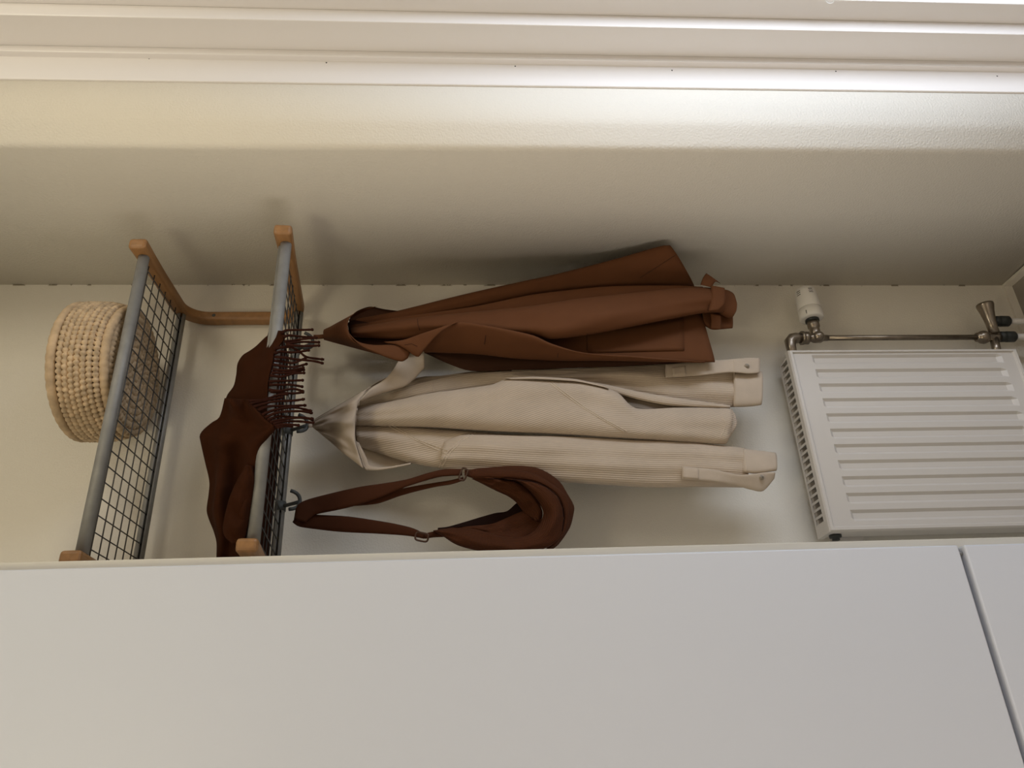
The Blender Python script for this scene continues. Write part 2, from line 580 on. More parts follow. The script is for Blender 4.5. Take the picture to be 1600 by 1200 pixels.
def bracket(x0, x1):
    tz, ty = 0.030, 0.031
    cl = []                                   # centre line in the y-z plane, bent at both ends
    cy = -ty / 2 - 0.001

    def along(p, q, k): return [(p[0] + (q[0] - p[0]) * i / k, p[1] + (q[1] - p[1]) * i / k) for i in range(k + 1)]
    up0 = (UF.y - 0.034, UF.z + 0.004)
    lo0 = (LF.y - 0.036, LF.z + 0.001)
    rb = 0.060
    cl += along(lo0, (cy - rb, LB.z + 0.002), 4)
    for i in range(1, 9):
        a = PI / 2 * i / 8
        cl.append((cy - rb + rb * math.sin(a), LB.z + 0.002 + rb - rb * math.cos(a)))
    top = UB.z + 0.004
    for i in range(9):
        a = PI / 2 * i / 8
        cl.append((cy - rb + rb * math.cos(a), top - rb + rb * math.sin(a)))
    cl += along((cy - rb, top), up0, 4)[1:]
    V, Fc = [], []
    k = len(cl)
    for i, (y, z) in enumerate(cl):
        a, b = cl[max(i - 1, 0)], cl[min(i + 1, k - 1)]
        d = Vector((0, b[0] - a[0], b[1] - a[1])).normalized()
        nn = Vector((0, -d.z, d.y))
        h = tz / 2 + 0.0035 * max(0.0, 1 - min(i, k - 1 - i) / 1.5)
        c = Vector((0, y, z))
        for (sx, sn) in ((x0, -1), (x1, -1), (x1, 1), (x0, 1)):
            V.append(Vector((sx, 0, 0)) + c + nn * h * sn)
    for i in range(k - 1):
        for j in range(4):
            Fc.append((i * 4 + j, i * 4 + (j + 1) % 4, (i + 1) * 4 + (j + 1) % 4, (i + 1) * 4 + j))
    Fc.append((0, 1, 2, 3)); Fc.append(tuple((k - 1) * 4 + j for j in range(4)))
    o = mk('bracket', V, Fc, M['wood'], rack, smooth=False)
    return bev(o, 0.007, 3)


for (x0, x1) in ((XR, XR + 0.025), (XL - 0.025, XL)):
    b_ = bracket(x0, x1)
    for z in (2.072, 1.935):
        mk('screw', *lathe(((x0 + x1) / 2, -0.0300, z), (0, -1, 0), [(0, 0.0042), (0.0018, 0.0042), (0.0020, 0.0022)], 12), M['hook'], b_)


def rod(c, r, name='rod', x0=XL, x1=XR, n=18):
    return mk(name, *tube([(x0, c.y, c.z), (x1, c.y, c.z)], r, n), M['rod'], rack)


def slotted(c, r, ang0, name='rod'):
    """tube with a slot along it that grips the wires"""
    V, Fc = [], []
    ns = 20
    slot = 0.2
    angs = [ang0 + slot + (2 * PI - 2 * slot) * i / (ns - 1) for i in range(ns)]
    pr = [(math.cos(a) * r, math.sin(a) * r) for a in angs] + [(math.cos(a) * (r - 0.002), math.sin(a) * (r - 0.002)) for a in reversed(angs)]
    k = len(pr)
    for x in (XL, XR):
        V += [(x, c.y + a, c.z + b) for a, b in pr]
    for j in range(k): Fc.append((j, (j + 1) % k, k + (j + 1) % k, k + j))
    for base in (0, k):
        for j in range(ns - 1): Fc.append((base + j, base + j + 1, base + k - 2 - j, base + k - 1 - j))
    return mk(name, V, Fc, M['rod'], rack)


rod(UF, 0.0112)
rod(LF, 0.0112)
slotted(UB, 0.0105, PI + 0.35)
slotted(LB, 0.0105, PI + 0.35)
rod(LF + Vector((0, 0.009, 0.0125)), 0.0050, 'guard_rail')


def wires(fr, bk):
    d = bk - fr
    nx = 20
    first = None
    for i in range(nx):
        x = XL + (XR - XL) * (i + 0.5) / nx
        if first is None:
            o = first = mk('cross_wire', *tube([Vector((x, 0, 0)) + fr + d * t for t in (0.0, 0.5, 1.0)], 0.0013, 6), M['wire'], rack)
        else:
            o = first.copy(); COL.objects.link(o); o.location.x = (XR - XL) * i / nx
    up = Vector((0, 0, 0.0022))
    first = None
    for i in range(1, 7):
        v = fr + d * (i / 7) + up
        if first is None:
            o = first = mk('long_wire', *tube([(XL, v.y, v.z), (XR, v.y, v.z)], 0.0013, 6), M['wire'], rack); v0 = v
        else:
            o = first.copy(); COL.objects.link(o); o.location = Vector((0, v.y - v0.y, v.z - v0.z))


wires(UF, UB)
wires(LF, LB)


def hook(px, py, tip):
    """clip on the lower back rod, short stem, two prongs that curve up"""
    p = at(px, py, LB.y - 0.02)
    x = p.x
    clip = merge(tube([(x - 0.010, LB.y, LB.z), (x + 0.010, LB.y, LB.z)], 0.0120, 16))
    h = mk('hook', *clip, M['hook'], rack)
    base = Vector((x, LB.y - 0.006, LB.z - 0.010))
    end = Vector((x, LB.y - 0.030, LB.z - tip))
    mk('stem', *tube([base, base.lerp(end, 0.5), end], [0.0042, 0.0038, 0.0042], 10), M['hook'], h)
    pr = []
    for i in range(13):
        a = -1 + 2 * i / 12
        pr.append(end + Vector((0.021 * math.sin(a * 1.25), -0.014 * abs(a) ** 1.5, 0.018 * abs(a) ** 2.6 - 0.0)))
    mk('prong', *tube(pr, 0.0040, 10), M['hook'], h)
    return end


hk1 = hook(466, 540, 0.045)
hk2 = hook(447, 668, 0.048)
hk3 = hook(440, 787, 0.046)

# ------------------------------------------------------------------ basket on the upper shelf
BC = Vector((-0.332, -0.168, 0))
zs = 2.160
bas = thing('basket', 'round coiled straw basket standing on the upper wire shelf', 'basket', (BC.x, BC.y, zs))


def coil(name, rad, z, rx, rz, stitches, m, seed, lift=0.10, ph=0.0):
    n = stitches * 4
    V, Fc = [], []
    k = 10
    rnd = random.Random(seed)
    jit = [rnd.uniform(0.82, 1.12) for _ in range(stitches)]
    for i in range(n):
        th = 2 * PI * i / n + ph
        q = jit[i // 4]
        mod = 1 + lift * q * (1.0, 0.55, -1.0, 0.55)[(i + 2) % 4]
        for j in range(k):
            a = 2 * PI * j / k
            rr = rad + rx * mod * math.cos(a)
            V.append(Vector((BC.x + rr * math.cos(th), BC.y + rr * math.sin(th), z + rz * mod * math.sin(a))))
    for i in range(n):
        for j in range(k):
            i2 = (i + 1) % n
            Fc.append((i * k + j, i * k + (j + 1) % k, i2 * k + (j + 1) % k, i2 * k + j))
    return mk(name, V, Fc, m, bas)


PITCH = 0.0108
NB = 7
for i in range(NB + 1):
    z = zs + 0.016 + PITCH * i
    rad = 0.129 + 0.010 * math.sin(min(1, (i + 0.5) / 5) * PI / 2)
    if i == 0: coil('bottom_coil', rad - 0.002, z - 0.002, 0.0085, 0.0088, 60, M['straw2'], 40, 0.10)
    else: coil('coil', rad, z, 0.0068, 0.0056, 78 + (i * 5) % 7, M['straw'], i, 0.30, i * 0.37)
coil('rim', 0.1395, zs + 0.016 + PITCH * (NB + 1) + 0.0055, 0.0072, 0.0092, 46, M['straw2'], 50, 0.06)
# dark liner added as painted shade, seen only through chinks between the wraps
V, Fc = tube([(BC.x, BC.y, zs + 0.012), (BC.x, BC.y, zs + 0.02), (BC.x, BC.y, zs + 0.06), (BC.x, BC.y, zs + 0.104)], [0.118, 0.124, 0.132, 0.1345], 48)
mk('shade_liner', V, Fc[:-1], M['strawshade'], bas)
for i, rad in enumerate((0.114, 0.100, 0.086, 0.072, 0.058, 0.044, 0.030, 0.016)):
    coil('base_coil', rad, zs + 0.0105, 0.0075, 0.0068, max(8, int(rad * 560)), M['straw'], 80 + i, 0.28, i * 0.3)

# ------------------------------------------------------------------ radiator
RX0, RX1, RZ0, RZ1 = -0.693, -0.256, 0.145, 0.713
RYF, RYB = -0.110, -0.030
rad_t = thing('radiator', 'white ribbed panel radiator on the alcove wall below the clothes', 'radiator', ((RX0 + RX1) / 2, -0.03, 0.0))
xsn = [(RX0, 0.006), (RX0 + 0.003, 0.0), (RX0 + 0.010, 0.0), (RX0 + 0.013, 0.005)]
ribs = []
for i in range(11):
    r_ = -0.268 - 0.0378 * i
    ribs.append((r_ - 0.0245, r_))
cols = {RX0: 'e', RX0 + 0.003: 'r', RX0 + 0.009: 'r', RX0 + 0.012: 'p', RX1 - 0.0075: 'p', RX1 - 0.006: 'r', RX1 - 0.002: 'r', RX1: 'e'}
for a, b in ribs:
    for v_ in (a, a + 0.006, b - 0.006, b): cols[v_] = 'p'
rows = {RZ0: 'e', RZ0 + 0.003: 'r', RZ0 + 0.009: 'r', RZ0 + 0.012: 'p', RZ1 - 0.012: 'p', RZ1 - 0.009: 'r', RZ1 - 0.003: 'r', RZ1: 'e',
        0.657: 'p', 0.650: 'p', 0.198: 'p', 0.186: 'p'}
cx = sorted(cols); rzs = sorted(rows)


def rdepth(x, z):
    cxk, rk = cols[x], rows[z]
    if 'e' in (cxk, rk): return 0.004
    if 'r' in (cxk, rk): return 0.0
    d = 0.0045
    for a, b in ribs:
        if a + 0.005 < x < b - 0.005 and 0.197 < z < 0.651: d += 0.0055
    return d


V = [(x, RYF + rdepth(x, z), z) for x in cx for z in rzs]
nz = len(rzs)
Fc = [(i * nz + j, (i + 1) * nz + j, (i + 1) * nz + j + 1, i * nz + j + 1) for i in range(len(cx) - 1) for j in range(nz - 1)]
k0 = len(V)                                   # folded-back edge gives the pressed panel its thickness
rim = [i * nz for i in range(len(cx))] + [(len(cx) - 1) * nz + j for j in range(1, nz)] + \
      [i * nz + nz - 1 for i in range(len(cx) - 2, -1, -1)] + [j for j in range(nz - 2, 0, -1)]
V += [(V[i][0], RYF + 0.019, V[i][2]) for i in rim]
for q in range(len(rim)):
    a, b = rim[q], rim[(q + 1) % len(rim)]
    Fc.append((a, b, k0 + (q + 1) % len(rim), k0 + q))
Fc.append(tuple(k0 + q for q in range(len(rim))))
mk('front_panel', V, Fc, M['rad'], rad_t, smooth=False)
box('back_plate', RX0 + 0.008, RX1 - 0.004, RYB - 0.012, RYB, RZ0, RZ1 - 0.012, M['rad'], rad_t, 0.002)
box('side_cover', RX1 - 0.005, RX1 - 0.003, RYF + 0.019, RYB - 0.012, RZ0, RZ1 - 0.012, M['rad'], rad_t)
box('side_cover', RX0 + 0.006, RX0 + 0.008, RYF + 0.019, RYB - 0.012, RZ0, RZ1 - 0.012, M['rad'], rad_t)
box('shade_core', RX0 + 0.03, RX1 - 0.02, RYF + 0.030, RYB - 0.02, RZ0 + 0.02, RZ1 - 0.05, M['dark'], rad_t)  # plain dark block, painted shade behind the grille slots
zg = RZ1 - 0.0085
gv = merge(boxv(RX0 + 0.004, RX1 - 0.002, RYB - 0.008, RYB, zg - 0.012, zg), boxv(RX0 + 0.004, RX1 - 0.002, RYF + 0.019, RYF + 0.026, zg - 0.012, zg),
           boxv(RX0 + 0.004, RX0 + 0.030, RYF + 0.026, RYB - 0.008, zg - 0.012, zg))
gr = mk('top_grille', *gv, M['rad'], rad_t, smooth=False)
nb = 25
first = None
for i in range(nb):
    x = RX1 - 0.004 - (RX1 - RX0 - 0.034) * i / (nb - 1)
    if first is None:
        bv, bf = boxv(x - 0.0028, x + 0.0028, RYF + 0.026, RYB - 0.008, zg - 0.011, zg - 0.0004)
        bv = [(a + (0.004 if c_ < zg - 0.005 else 0), b, c_) for a, b, c_ in bv]
        first = mk('grille_bar', bv, bf, M['rad'], gr, smooth=False); x00 = x
    else:
        o = first.copy(); COL.objects.link(o); o.location.x = x - x00
VY = -0.066
mk('air_vent_plug', *lathe((RX0 + 0.004, VY, 0.682), (-1, 0, 0), [(0, 0.013), (0.006, 0.013), (0.007, 0.008), (0.012, 0.008)], 12), M['black'], rad_t)
mk('wall_bracket', *boxv(RX0 - 0.016, RX0 + 0.02, -0.028, -0.001, 0.60, 0.66), M['rad'], rad_t, smooth=False)
mk('wall_bracket', *boxv(RX1 - 0.06, RX1 - 0.03, -0.0305, -0.001, 0.60, 0.66), M['rad'], rad_t, smooth=False)
# valve side: thermostat, elbow, tail pipe, lockshield and risers
VX, VZ = -0.199, 0.612
hd = mk('thermostat_head', *lathe((VX, VY, VZ), (1, 0, 0.0), [(0.082, 0.0275), (0.083, 0.0282), (0.100, 0.0275), (0.128, 0.0255), (0.138, 0.0235), (0.1415, 0.019), (0.142, 0.004)], 32), M['plastic'], rad_t)
mk('setting_ring', *lathe((VX, VY, VZ), (1, 0, 0), [(0.052, 0.018), (0.053, 0.026), (0.056, 0.029), (0.0795, 0.0285), (0.0805, 0.027), (0.0825, 0.0265)], 32), M['plastic'], hd)
for ang, s in ((2.0, 1), (3.2, -1)):
    for k in range(3):
        s0 = 0.118 + 0.0052 * k
        rr = 0.0272 - (s0 - 0.1) * 0.07
        q = [Vector((VX + s0, VY + math.cos(a) * rr, VZ + math.sin(a) * rr)) for a in (ang - 0.2 + 1.1 * 0, ang + 0.0, ang + 0.2)]
        mk('vent_slot', *tube(q, 0.0011, 6), M['dark'], hd)
mk('pointer_mark', *tube([Vector((VX + s, VY + math.cos(2.35) * 0.0288, VZ + math.sin(2.35) * 0.0288)) for s in (0.058, 0.068)], 0.0009, 6), M['dark'], hd)
mk('valve_collar', *merge(lathe((VX, VY, VZ), (1, 0, 0), [(0.046, 0.0165), (0.0535, 0.0165)], 24)), M['black'], rad_t)
vb = mk('valve_body', *merge(
    lathe((VX, VY, VZ), (1, 0, 0), [(0.0, 0.010), (0.012, 0.0125), (0.024, 0.0125), (0.027, 0.0108), (0.030, 0.0145), (0.0455, 0.0148)], 16),
    lathe((VX, VY, VZ), (0, 0, 1), [(-0.028, 0.0078), (-0.016, 0.0085), (-0.010, 0.0125), (0.008, 0.0125), (0.014, 0.0095), (0.02, 0.0095)], 16),
    ball((VX, VY - 0.006, VZ - 0.002), 0.0145)), M['brass'], rad_t)
mk('union_nut', *merge(lathe((VX, VY, VZ + 0.020), (0, 0, 1), [(0, 0.0155), (0.014, 0.0155)], 6),
                       lathe((VX, VY, VZ + 0.034), (0, 0, 1), [(0, 0.0172), (0.005, 0.0172)], 20)), M['brass'], rad_t)
el = [Vector((VX, VY, VZ + 0.039)), Vector((VX, VY, VZ + 0.052)), Vector((VX - 0.002, VY, VZ + 0.062)), Vector((VX - 0.010, VY, VZ + 0.069)), Vector((VX - 0.024, VY, VZ + 0.070)), Vector((RX1 - 0.002, VY, VZ + 0.070))]
mk('elbow', *tube(el, [0.0125, 0.0135, 0.0138, 0.0138, 0.012, 0.0105], 16), M['brass'], rad_t)
mk('tail_pipe', *tube([(VX, VY, VZ - 0.020), (VX, VY, 0.19)], 0.0068, 16), M['brass'], rad_t)
mk('lockshield_body', *merge(ball((VX, VY, 0.183), 0.017), lathe((VX, VY, 0.20), (0, 0, -1), [(0, 0.0115), (0.012, 0.0115), (0.024, 0.012), (0.05, 0.0105), (0.062, 0.0105)], 16)), M['brass'], rad_t)
mk('lockshield_cap', *lathe((VX + 0.006, VY - 0.010, 0.158), (1, -0.06, 0.02), [(0, 0.0115), (0.03, 0.0125), (0.06, 0.0165), (0.072, 0.0195), (0.076, 0.0205), (0.081, 0.0200), (0.0815, 0.014), (0.076, 0.012)], 24), M['brass'], rad_t)
mk('connector', *tube([(VX, VY, 0.155), (RX1 - 0.002, VY, 0.163)], 0.010, 14), M['brass'], rad_t)
mk('valve_bridge', *tube([(VX, VY, 0.145), (VX + 0.047, VY, 0.145)], 0.009, 14), M['brass'], rad_t)
for xx in (VX + 0.001, VX + 0.046):
    mk('compression_nut', *lathe((xx, VY, 0.150), (0, 0, -1), [(0, 0.0085), (0.010, 0.0095), (0.013, 0.0135), (0.022, 0.0135), (0.024, 0.0122), (0.026, 0.0138), (0.048, 0.0138), (0.052, 0.010)], 18), M['black'], rad_t)
    mk('riser_pipe', *tube([(xx, VY, 0.101), (xx, VY, 0.001)], 0.0078, 16), M['pipe'], rad_t)

# ------------------------------------------------------------------ dark scarf over the lower shelf
sc = thing('scarf', 'dark rust brown fringed wool scarf bunched over the lower wire shelf', 'scarf', at(400, 700, -0.25))
SURF.clear()
panel('far_fold', sc, M['scarf'],
      [(434, 516, -.30), (417, 525, -.27), (401, 540, -.24), (390, 548, -.22), (379, 555, -.21), (371, 568, -.20), (369, 585, -.20), (365, 603, -.20), (355, 617, -.20), (349, 635, -.20), (344, 655, -.20)],
      [(442, 517, -.343), (444, 529, -.346), (436, 541, -.346), (429, 553, -.345), (427, 568, -.345), (423, 582, -.345), (420, 595, -.345), (419, 609, -.345), (418, 622, -.344), (417, 638, -.343), (417, 655, -.342)],
      bulge=0.020, sheet=0.012, amp=0.022, lf=3, af=2.5, seed=2, n=46, m=22)
panel('near_fold', sc, M['scarf'],
      [(353, 622, -.22), (344, 651, -.22), (332, 660, -.21), (319, 671, -.20), (313, 680, -.20), (314, 690, -.20), (320, 720, -.20), (327, 752, -.20), (326, 772, -.20), (323, 796, -.20), (326, 810, -.20), (334, 830, -.20), (339, 848, -.20), (340, 872, -.20)],
      [(388, 624, -.352), (401, 638, -.356), (417, 655, -.356), (432, 666, -.354), (428, 674, -.348), (419, 684, -.340), (409, 698, -.332), (403, 718, -.328), (400, 736, -.327), (396, 770, -.327), (391, 800, -.327), (387, 820, -.327), (383, 846, -.327), (379, 872, -.327)],
      bulge=0.030, back=0.05, amp=0.055, lf=4, af=2.6, seed=5, folds=((0.013, 1.8, 0.6, 3.0),), n=60, m=26)
panel('hanging_lump', sc, M['scarf'],
      [(386, 726, -.315), (370, 752, -.325), (360, 775, -.325), (353, 800, -.325), (349, 820, -.325), (349, 832, -.325), (354, 841, -.325), (362, 847, -.325)],
      [(396, 728, -.325), (399, 750, -.33), (396, 775, -.33), (392, 800, -.33), (388, 820, -.33), (384, 838, -.33), (380, 848, -.33), (376, 853, -.33)],
      bulge=0.020, back=0.02, amp=0.01, seed=9, n=34, sharp=3)
V, Fc, na, nb_ = [], [], 34, 12
d_ = LB - LF
for side in (1, 0):
    for i in range(na + 1):
        u = i / na
        x = -0.275 - 0.455 * u
        for j in range(nb_ + 1):
            t = j / nb_
            f = 0.10 + 0.74 * t + 0.05 * noise.noise(Vector((u * 5, t * 2, 4)))
            edge = max(0.0, 1 - abs(2 * t - 1) ** 3) ** 0.5 * max(0.0, 1 - abs(2 * u - 1) ** 8) ** 0.5
            q = LF + d_ * f
            h = 0.0055 + (0.004 + edge * (0.030 + 0.014 * noise.noise(Vector((u * 6, t * 3, 1)))) if side else 0.003 * noise.noise(Vector((u * 9, t * 4, 9))) ** 2)
            V.append((x, q.y, q.z + h))
N_ = (na + 1) * (nb_ + 1)
for i in range(na):
    for j in range(nb_):
        q = (i * (nb_ + 1) + j, i * (nb_ + 1) + j + 1, (i + 1) * (nb_ + 1) + j + 1, (i + 1) * (nb_ + 1) + j)
        Fc.append(q); Fc.append(tuple(N_ + a for a in q[::-1]))
rim = [i * (nb_ + 1) for i in range(na + 1)] + [na * (nb_ + 1) + j for j in range(1, nb_ + 1)] + \
      [i * (nb_ + 1) + nb_ for i in range(na - 1, -1, -1)] + [j for j in range(nb_ - 1, 0, -1)]
for a, b in zip(rim, rim[1:] + rim[:1]): Fc.append((a, b, N_ + b, N_ + a))
mk('under_fold', V, Fc, M['scarf'], sc)
FR = [
    [(887, 130), (930, 102), (1060, 98), (1200, 95)], [(905, 168), (960, 152), (1080, 165), (1225, 172)],
    [(915, 212), (990, 205), (1100, 188), (1240, 176)], [(925, 235), (1080, 216), (1265, 220)],
    [(930, 245), (1100, 258), (1265, 252)], [(812, 282), (900, 268), (980, 268), (1060, 310), (1130, 365), (1305, 390)],
    [(815, 330), (880, 312), (1000, 320), (1165, 296)], [(820, 365), (920, 372), (1020, 388), (1200, 405), (1300, 430)],
    [(812, 402), (900, 410), (1000, 425), (1130, 372)], [(800, 440), (880, 452), (1000, 465), (1140, 432)],
    [(795, 488), (900, 497), (1000, 492), (1110, 468)], [(785, 520), (950, 520), (1115, 490)],
    [(770, 545), (880, 560), (1000, 528), (1118, 522)], [(760, 608), (880, 602), (1105, 595)],
    [(760, 640), (880, 640), (980, 640), (1100, 660)], [(760, 690), (870, 700), (1000, 680), (1105, 706)],
    [(775, 705), (900, 718), (1000, 725), (1108, 712)],
    [(558, 800), (700, 788), (850, 742), (950, 730)], [(570, 830), (700, 800), (900, 762)],
    [(600, 862), (800, 806), (1000, 796), (1115, 780)], [(650, 892), (760, 852), (900, 850), (1130, 842)],
    [(690, 940), (800, 892), (1000, 862), (1185, 900)], [(720, 965), (850, 912), (1070, 900), (1190, 920)],
    [(745, 990), (850, 952), (1000, 960), (1200, 975)], [(770, 1010), (900, 980), (1100, 962), (1200, 990)],
    [(800, 1030), (900, 1002), (1050, 1000), (1208, 1016)], [(820, 1050), (900, 1030), (1060, 1040)],
    [(835, 1060), (920, 1046), (990, 1050)]]
for i, st in enumerate(FR):
    rnd = random.Random(i)
    P = []
    L = len(st) - 1
    for j, (x, y) in enumerate(st):
        t = j / L
        y0 = -0.350 if i < 17 else -0.362
        P.append(at(300 + x / 6.317, 500 + y / 6.317, y0 + 0.010 * t + rnd.uniform(-.004, .004) * (j > 0)))
    P = catmull(P, 16)
    rr = [0.0031 - 0.0008 * min(1, 3 * k / 15) + 0.0002 * math.sin(k * 2.1) for k in range(16)]
    mk('tassel', *merge(tube(P, rr, 7), ball(P[-2].lerp(P[-1], 0.4), 0.0031, n=5)), M['fringe'], sc)

# ------------------------------------------------------------------ brown coat
ct = thing('coat', 'long rust brown coat hanging from the rack beside the right wall', 'coat', at(505, 525, -0.08))

SURF.clear()
cm, ln = M['coat'], M['lining']
# inside, seen below the open front
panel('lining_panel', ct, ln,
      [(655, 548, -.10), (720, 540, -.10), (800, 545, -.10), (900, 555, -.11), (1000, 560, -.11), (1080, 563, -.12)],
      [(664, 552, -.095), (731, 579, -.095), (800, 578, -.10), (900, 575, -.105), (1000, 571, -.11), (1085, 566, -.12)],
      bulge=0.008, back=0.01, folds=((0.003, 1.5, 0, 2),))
# back and side of the coat against the right wall
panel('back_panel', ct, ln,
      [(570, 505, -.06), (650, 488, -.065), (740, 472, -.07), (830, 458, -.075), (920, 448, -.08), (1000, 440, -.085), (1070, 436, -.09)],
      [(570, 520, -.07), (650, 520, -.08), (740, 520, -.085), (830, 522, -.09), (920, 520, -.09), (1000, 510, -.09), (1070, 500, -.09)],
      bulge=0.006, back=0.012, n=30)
panel('side_panel', ct, cm,
      [(560, 497, -.075), (615, 487, -.085), (720, 461, -.10), (800, 443, -.115), (870, 428, -.13), (960, 405, -.165), (1030, 385, -.20), (1046, 383, -.205)],
      [(547, 510, -.09), (640, 497, -.09), (740, 482, -.09), (828, 465, -.095), (900, 456, -.10), (960, 451, -.11), (1050, 448, -.12), (1085, 450, -.12)],
      bulge=0.026, back=0.014, amp=0.006, lf=3, af=3, seed=1, n=56, sharp=2.6)
panel('side_fold', ct, cm,
      [(546, 508, -.115), (640, 493, -.13), (740, 479, -.14), (828, 461, -.15), (900, 452, -.155), (960, 447, -.165), (1050, 446, -.165), (1098, 448, -.165)],
      [(549, 520, -.115), (650, 503, -.13), (740, 495, -.14), (830, 489, -.15), (900, 475, -.155), (975, 468, -.165), (1050, 462, -.165), (1098, 460, -.165)],
      bulge=0.007, back=0.014, n=50)
# front with the patch pocket
panel('front_panel', ct, cm,
      [(780, 505, -.14), (862, 515, -.14), (915, 510, -.14), (975, 500, -.14), (1050, 490, -.145), (1094, 487, -.15)],
      [(790, 552, -.14), (862, 556, -.145), (912, 562, -.15), (987, 564, -.152), (1050, 566, -.155), (1117, 566, -.155)],
      bulge=0.010, back=0.012, amp=0.004, seed=4, n=40)
# turned-back facing from lapel to hem
panel('facing', ct, cm,
      [(661, 548, -.180), (668, 532, -.190), (688, 512, -.212), (717, 503, -.222), (762, 509, -.224), (830, 523, -.218), (862, 537, -.205), (912, 551, -.188), (987, 556, -.175), (1050, 561, -.167), (1100, 565, -.16)],
      [(664, 551, -.150), (680, 551, -.150), (710, 552, -.150), (750, 554, -.155), (800, 560, -.155), (850, 563, -.155), (885, 564, -.155), (940, 564, -.158), (1000, 565, -.158), (1050, 566, -.158), (1100, 567, -.158)],
      bulge=0.012, sheet=0.008, amp=0.003, seed=6, n=60, sharp=3)
patch('patch_pocket', ct, cm, [(917, 521), (1068, 497), (1069, 548), (918, 551)], 0.0018, 14, 8)
# sleeve, over everything
slv = panel('sleeve', ct, cm,
      [(549, 512, -.13), (600, 504, -.15), (650, 496, -.165), (740, 487, -.18), (830, 478, -.19), (900, 467, -.195), (975, 459, -.195), (1050, 451, -.19), (1096, 449, -.185), (1128, 451, -.18)],
      [(553, 527, -.13), (627, 530, -.15), (668, 524, -.165), (740, 522, -.18), (830, 525, -.185), (862, 530, -.19), (915, 524, -.19), (975, 513, -.19), (1050, 498, -.185), (1100, 489, -.18), (1128, 489, -.175)],
      bulge=0.036, back=0.026, amp=0.012, lf=5, af=2.2, seed=3, n=70, m=22)
panel('cuff_back', ct, cm, [(1096, 478, -.150), (1110, 480, -.15), (1128, 480, -.15), (1143, 480, -.15)],
      [(1098, 507, -.150), (1112, 515, -.15), (1128, 514.5, -.15), (1144, 513, -.15)], bulge=0.010, back=0.02, n=16, sharp=4)
panel('cuff', ct, cm, [(1124, 450, -.178), (1132, 452, -.178), (1139, 454, -.178), (1146, 459, -.178), (1149, 470, -.175)],
      [(1124, 490, -.168), (1130, 494, -.165), (1137, 497, -.165), (1143, 497, -.165), (1147, 490, -.168)], bulge=0.020, back=0.016, n=18, sharp=3)
panel('cuff_strap', ct, cm, [(1111, 446, -.203), (1111, 460, -.207), (1109, 475, -.207), (1106, 486, -.203)],
      [(1132, 450, -.203), (1133, 462, -.207), (1131, 476, -.207), (1123, 484, -.203)], bulge=0.010, sheet=0.004, n=18, m=8, sharp=6)
panel('strap_end', ct, cm, [(1095, 445, -.195), (1099, 434, -.197), (1104, 427, -.197)],
      [(1112, 449, -.200), (1118, 440, -.203), (1126, 443, -.203)], bulge=0.004, sheet=0.005, n=14, m=8)
panel('cuff_strap', ct, cm, [(1110, 490, -.176), (1111, 500, -.172), (1110, 513, -.166)],
      [(1126, 493, -.176), (1127, 502, -.172), (1126, 514, -.166)], bulge=0.004, sheet=0.003, n=12, m=8, sharp=6)
# collar: outside, dark inside, leaf and lapel
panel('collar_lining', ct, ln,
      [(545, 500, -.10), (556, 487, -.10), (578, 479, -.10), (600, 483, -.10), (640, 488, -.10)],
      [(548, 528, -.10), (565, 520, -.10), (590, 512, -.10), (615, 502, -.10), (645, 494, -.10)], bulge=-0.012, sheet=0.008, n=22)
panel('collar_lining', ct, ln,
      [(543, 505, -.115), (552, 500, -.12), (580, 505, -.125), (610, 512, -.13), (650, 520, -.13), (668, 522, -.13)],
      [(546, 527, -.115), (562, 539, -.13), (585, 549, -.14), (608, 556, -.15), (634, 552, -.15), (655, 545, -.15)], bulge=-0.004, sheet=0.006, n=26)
panel('collar', ct, cm,
      [(506, 515, -.075), (505, 518, -.085), (505, 521, -.09), (505, 524, -.09), (505, 527, -.085), (506, 531, -.075)],
      [(590, 478, -.135), (565, 484, -.155), (546, 497, -.185), (544, 515, -.20), (556, 535, -.20), (600, 556, -.185)],
      bulge=0.016, sheet=0.005, n=48, m=14, amp=0.006, seed=8, sharp=3)
panel('collar_leaf', ct, cm,
      [(546, 521, -.195), (560, 534, -.20), (584, 539, -.198), (614, 539, -.195), (636, 543, -.19), (642, 549, -.185)],
      [(548, 526, -.198), (566, 542, -.203), (588, 552, -.20), (605, 559, -.198), (627, 565, -.19), (637, 560, -.186)],
      bulge=0.008, sheet=0.005, n=30, sharp=3)
panel('lapel', ct, cm,
      [(600, 534, -.185), (616, 533, -.195), (634, 530, -.205), (662, 520, -.220), (690, 511, -.228), (715, 503.5, -.226)],
      [(606, 537, -.185), (620, 539, -.195), (634, 546, -.200), (652, 558, -.200), (662, 548, -.205), (690, 514, -.226)],
      bulge=0.006, sheet=0.005, n=30, sharp=3)
panel('hanging_loop', ct, cm, [(490, 523, -.095), (497, 523, -.095), (507, 522, -.09)], [(490, 530, -.095), (497, 530, -.095), (507, 529, -.09)], bulge=0.003, sheet=0.003, n=8, m=6)
seam('sleeve_seam', ct, ln, [(652, 498), (653, 507), (656, 516)], 0.0008)
seam('sleeve_seam', ct, ln, [(918, 521), (917, 528), (917, 547)], 0.0009)
seam('pocket_stitching', ct, ln, [(922, 550), (960, 551), (1069, 547), (1068, 532)], 0.0007, n=40)
seam('collar_stitching', ct, ln, [(632, 539), (643, 537), (652, 541)], 0.0006)
seam('buttonhole', ct, ln, [(759, 524), (757, 538)], 0.0010)
seam('buttonhole', ct, ln, [(872, 552), (871, 558)], 0.0008)
seam('cuff_stitching', ct, ln, [(1000, 434), (1030, 415), (1056, 398)], 0.0007)

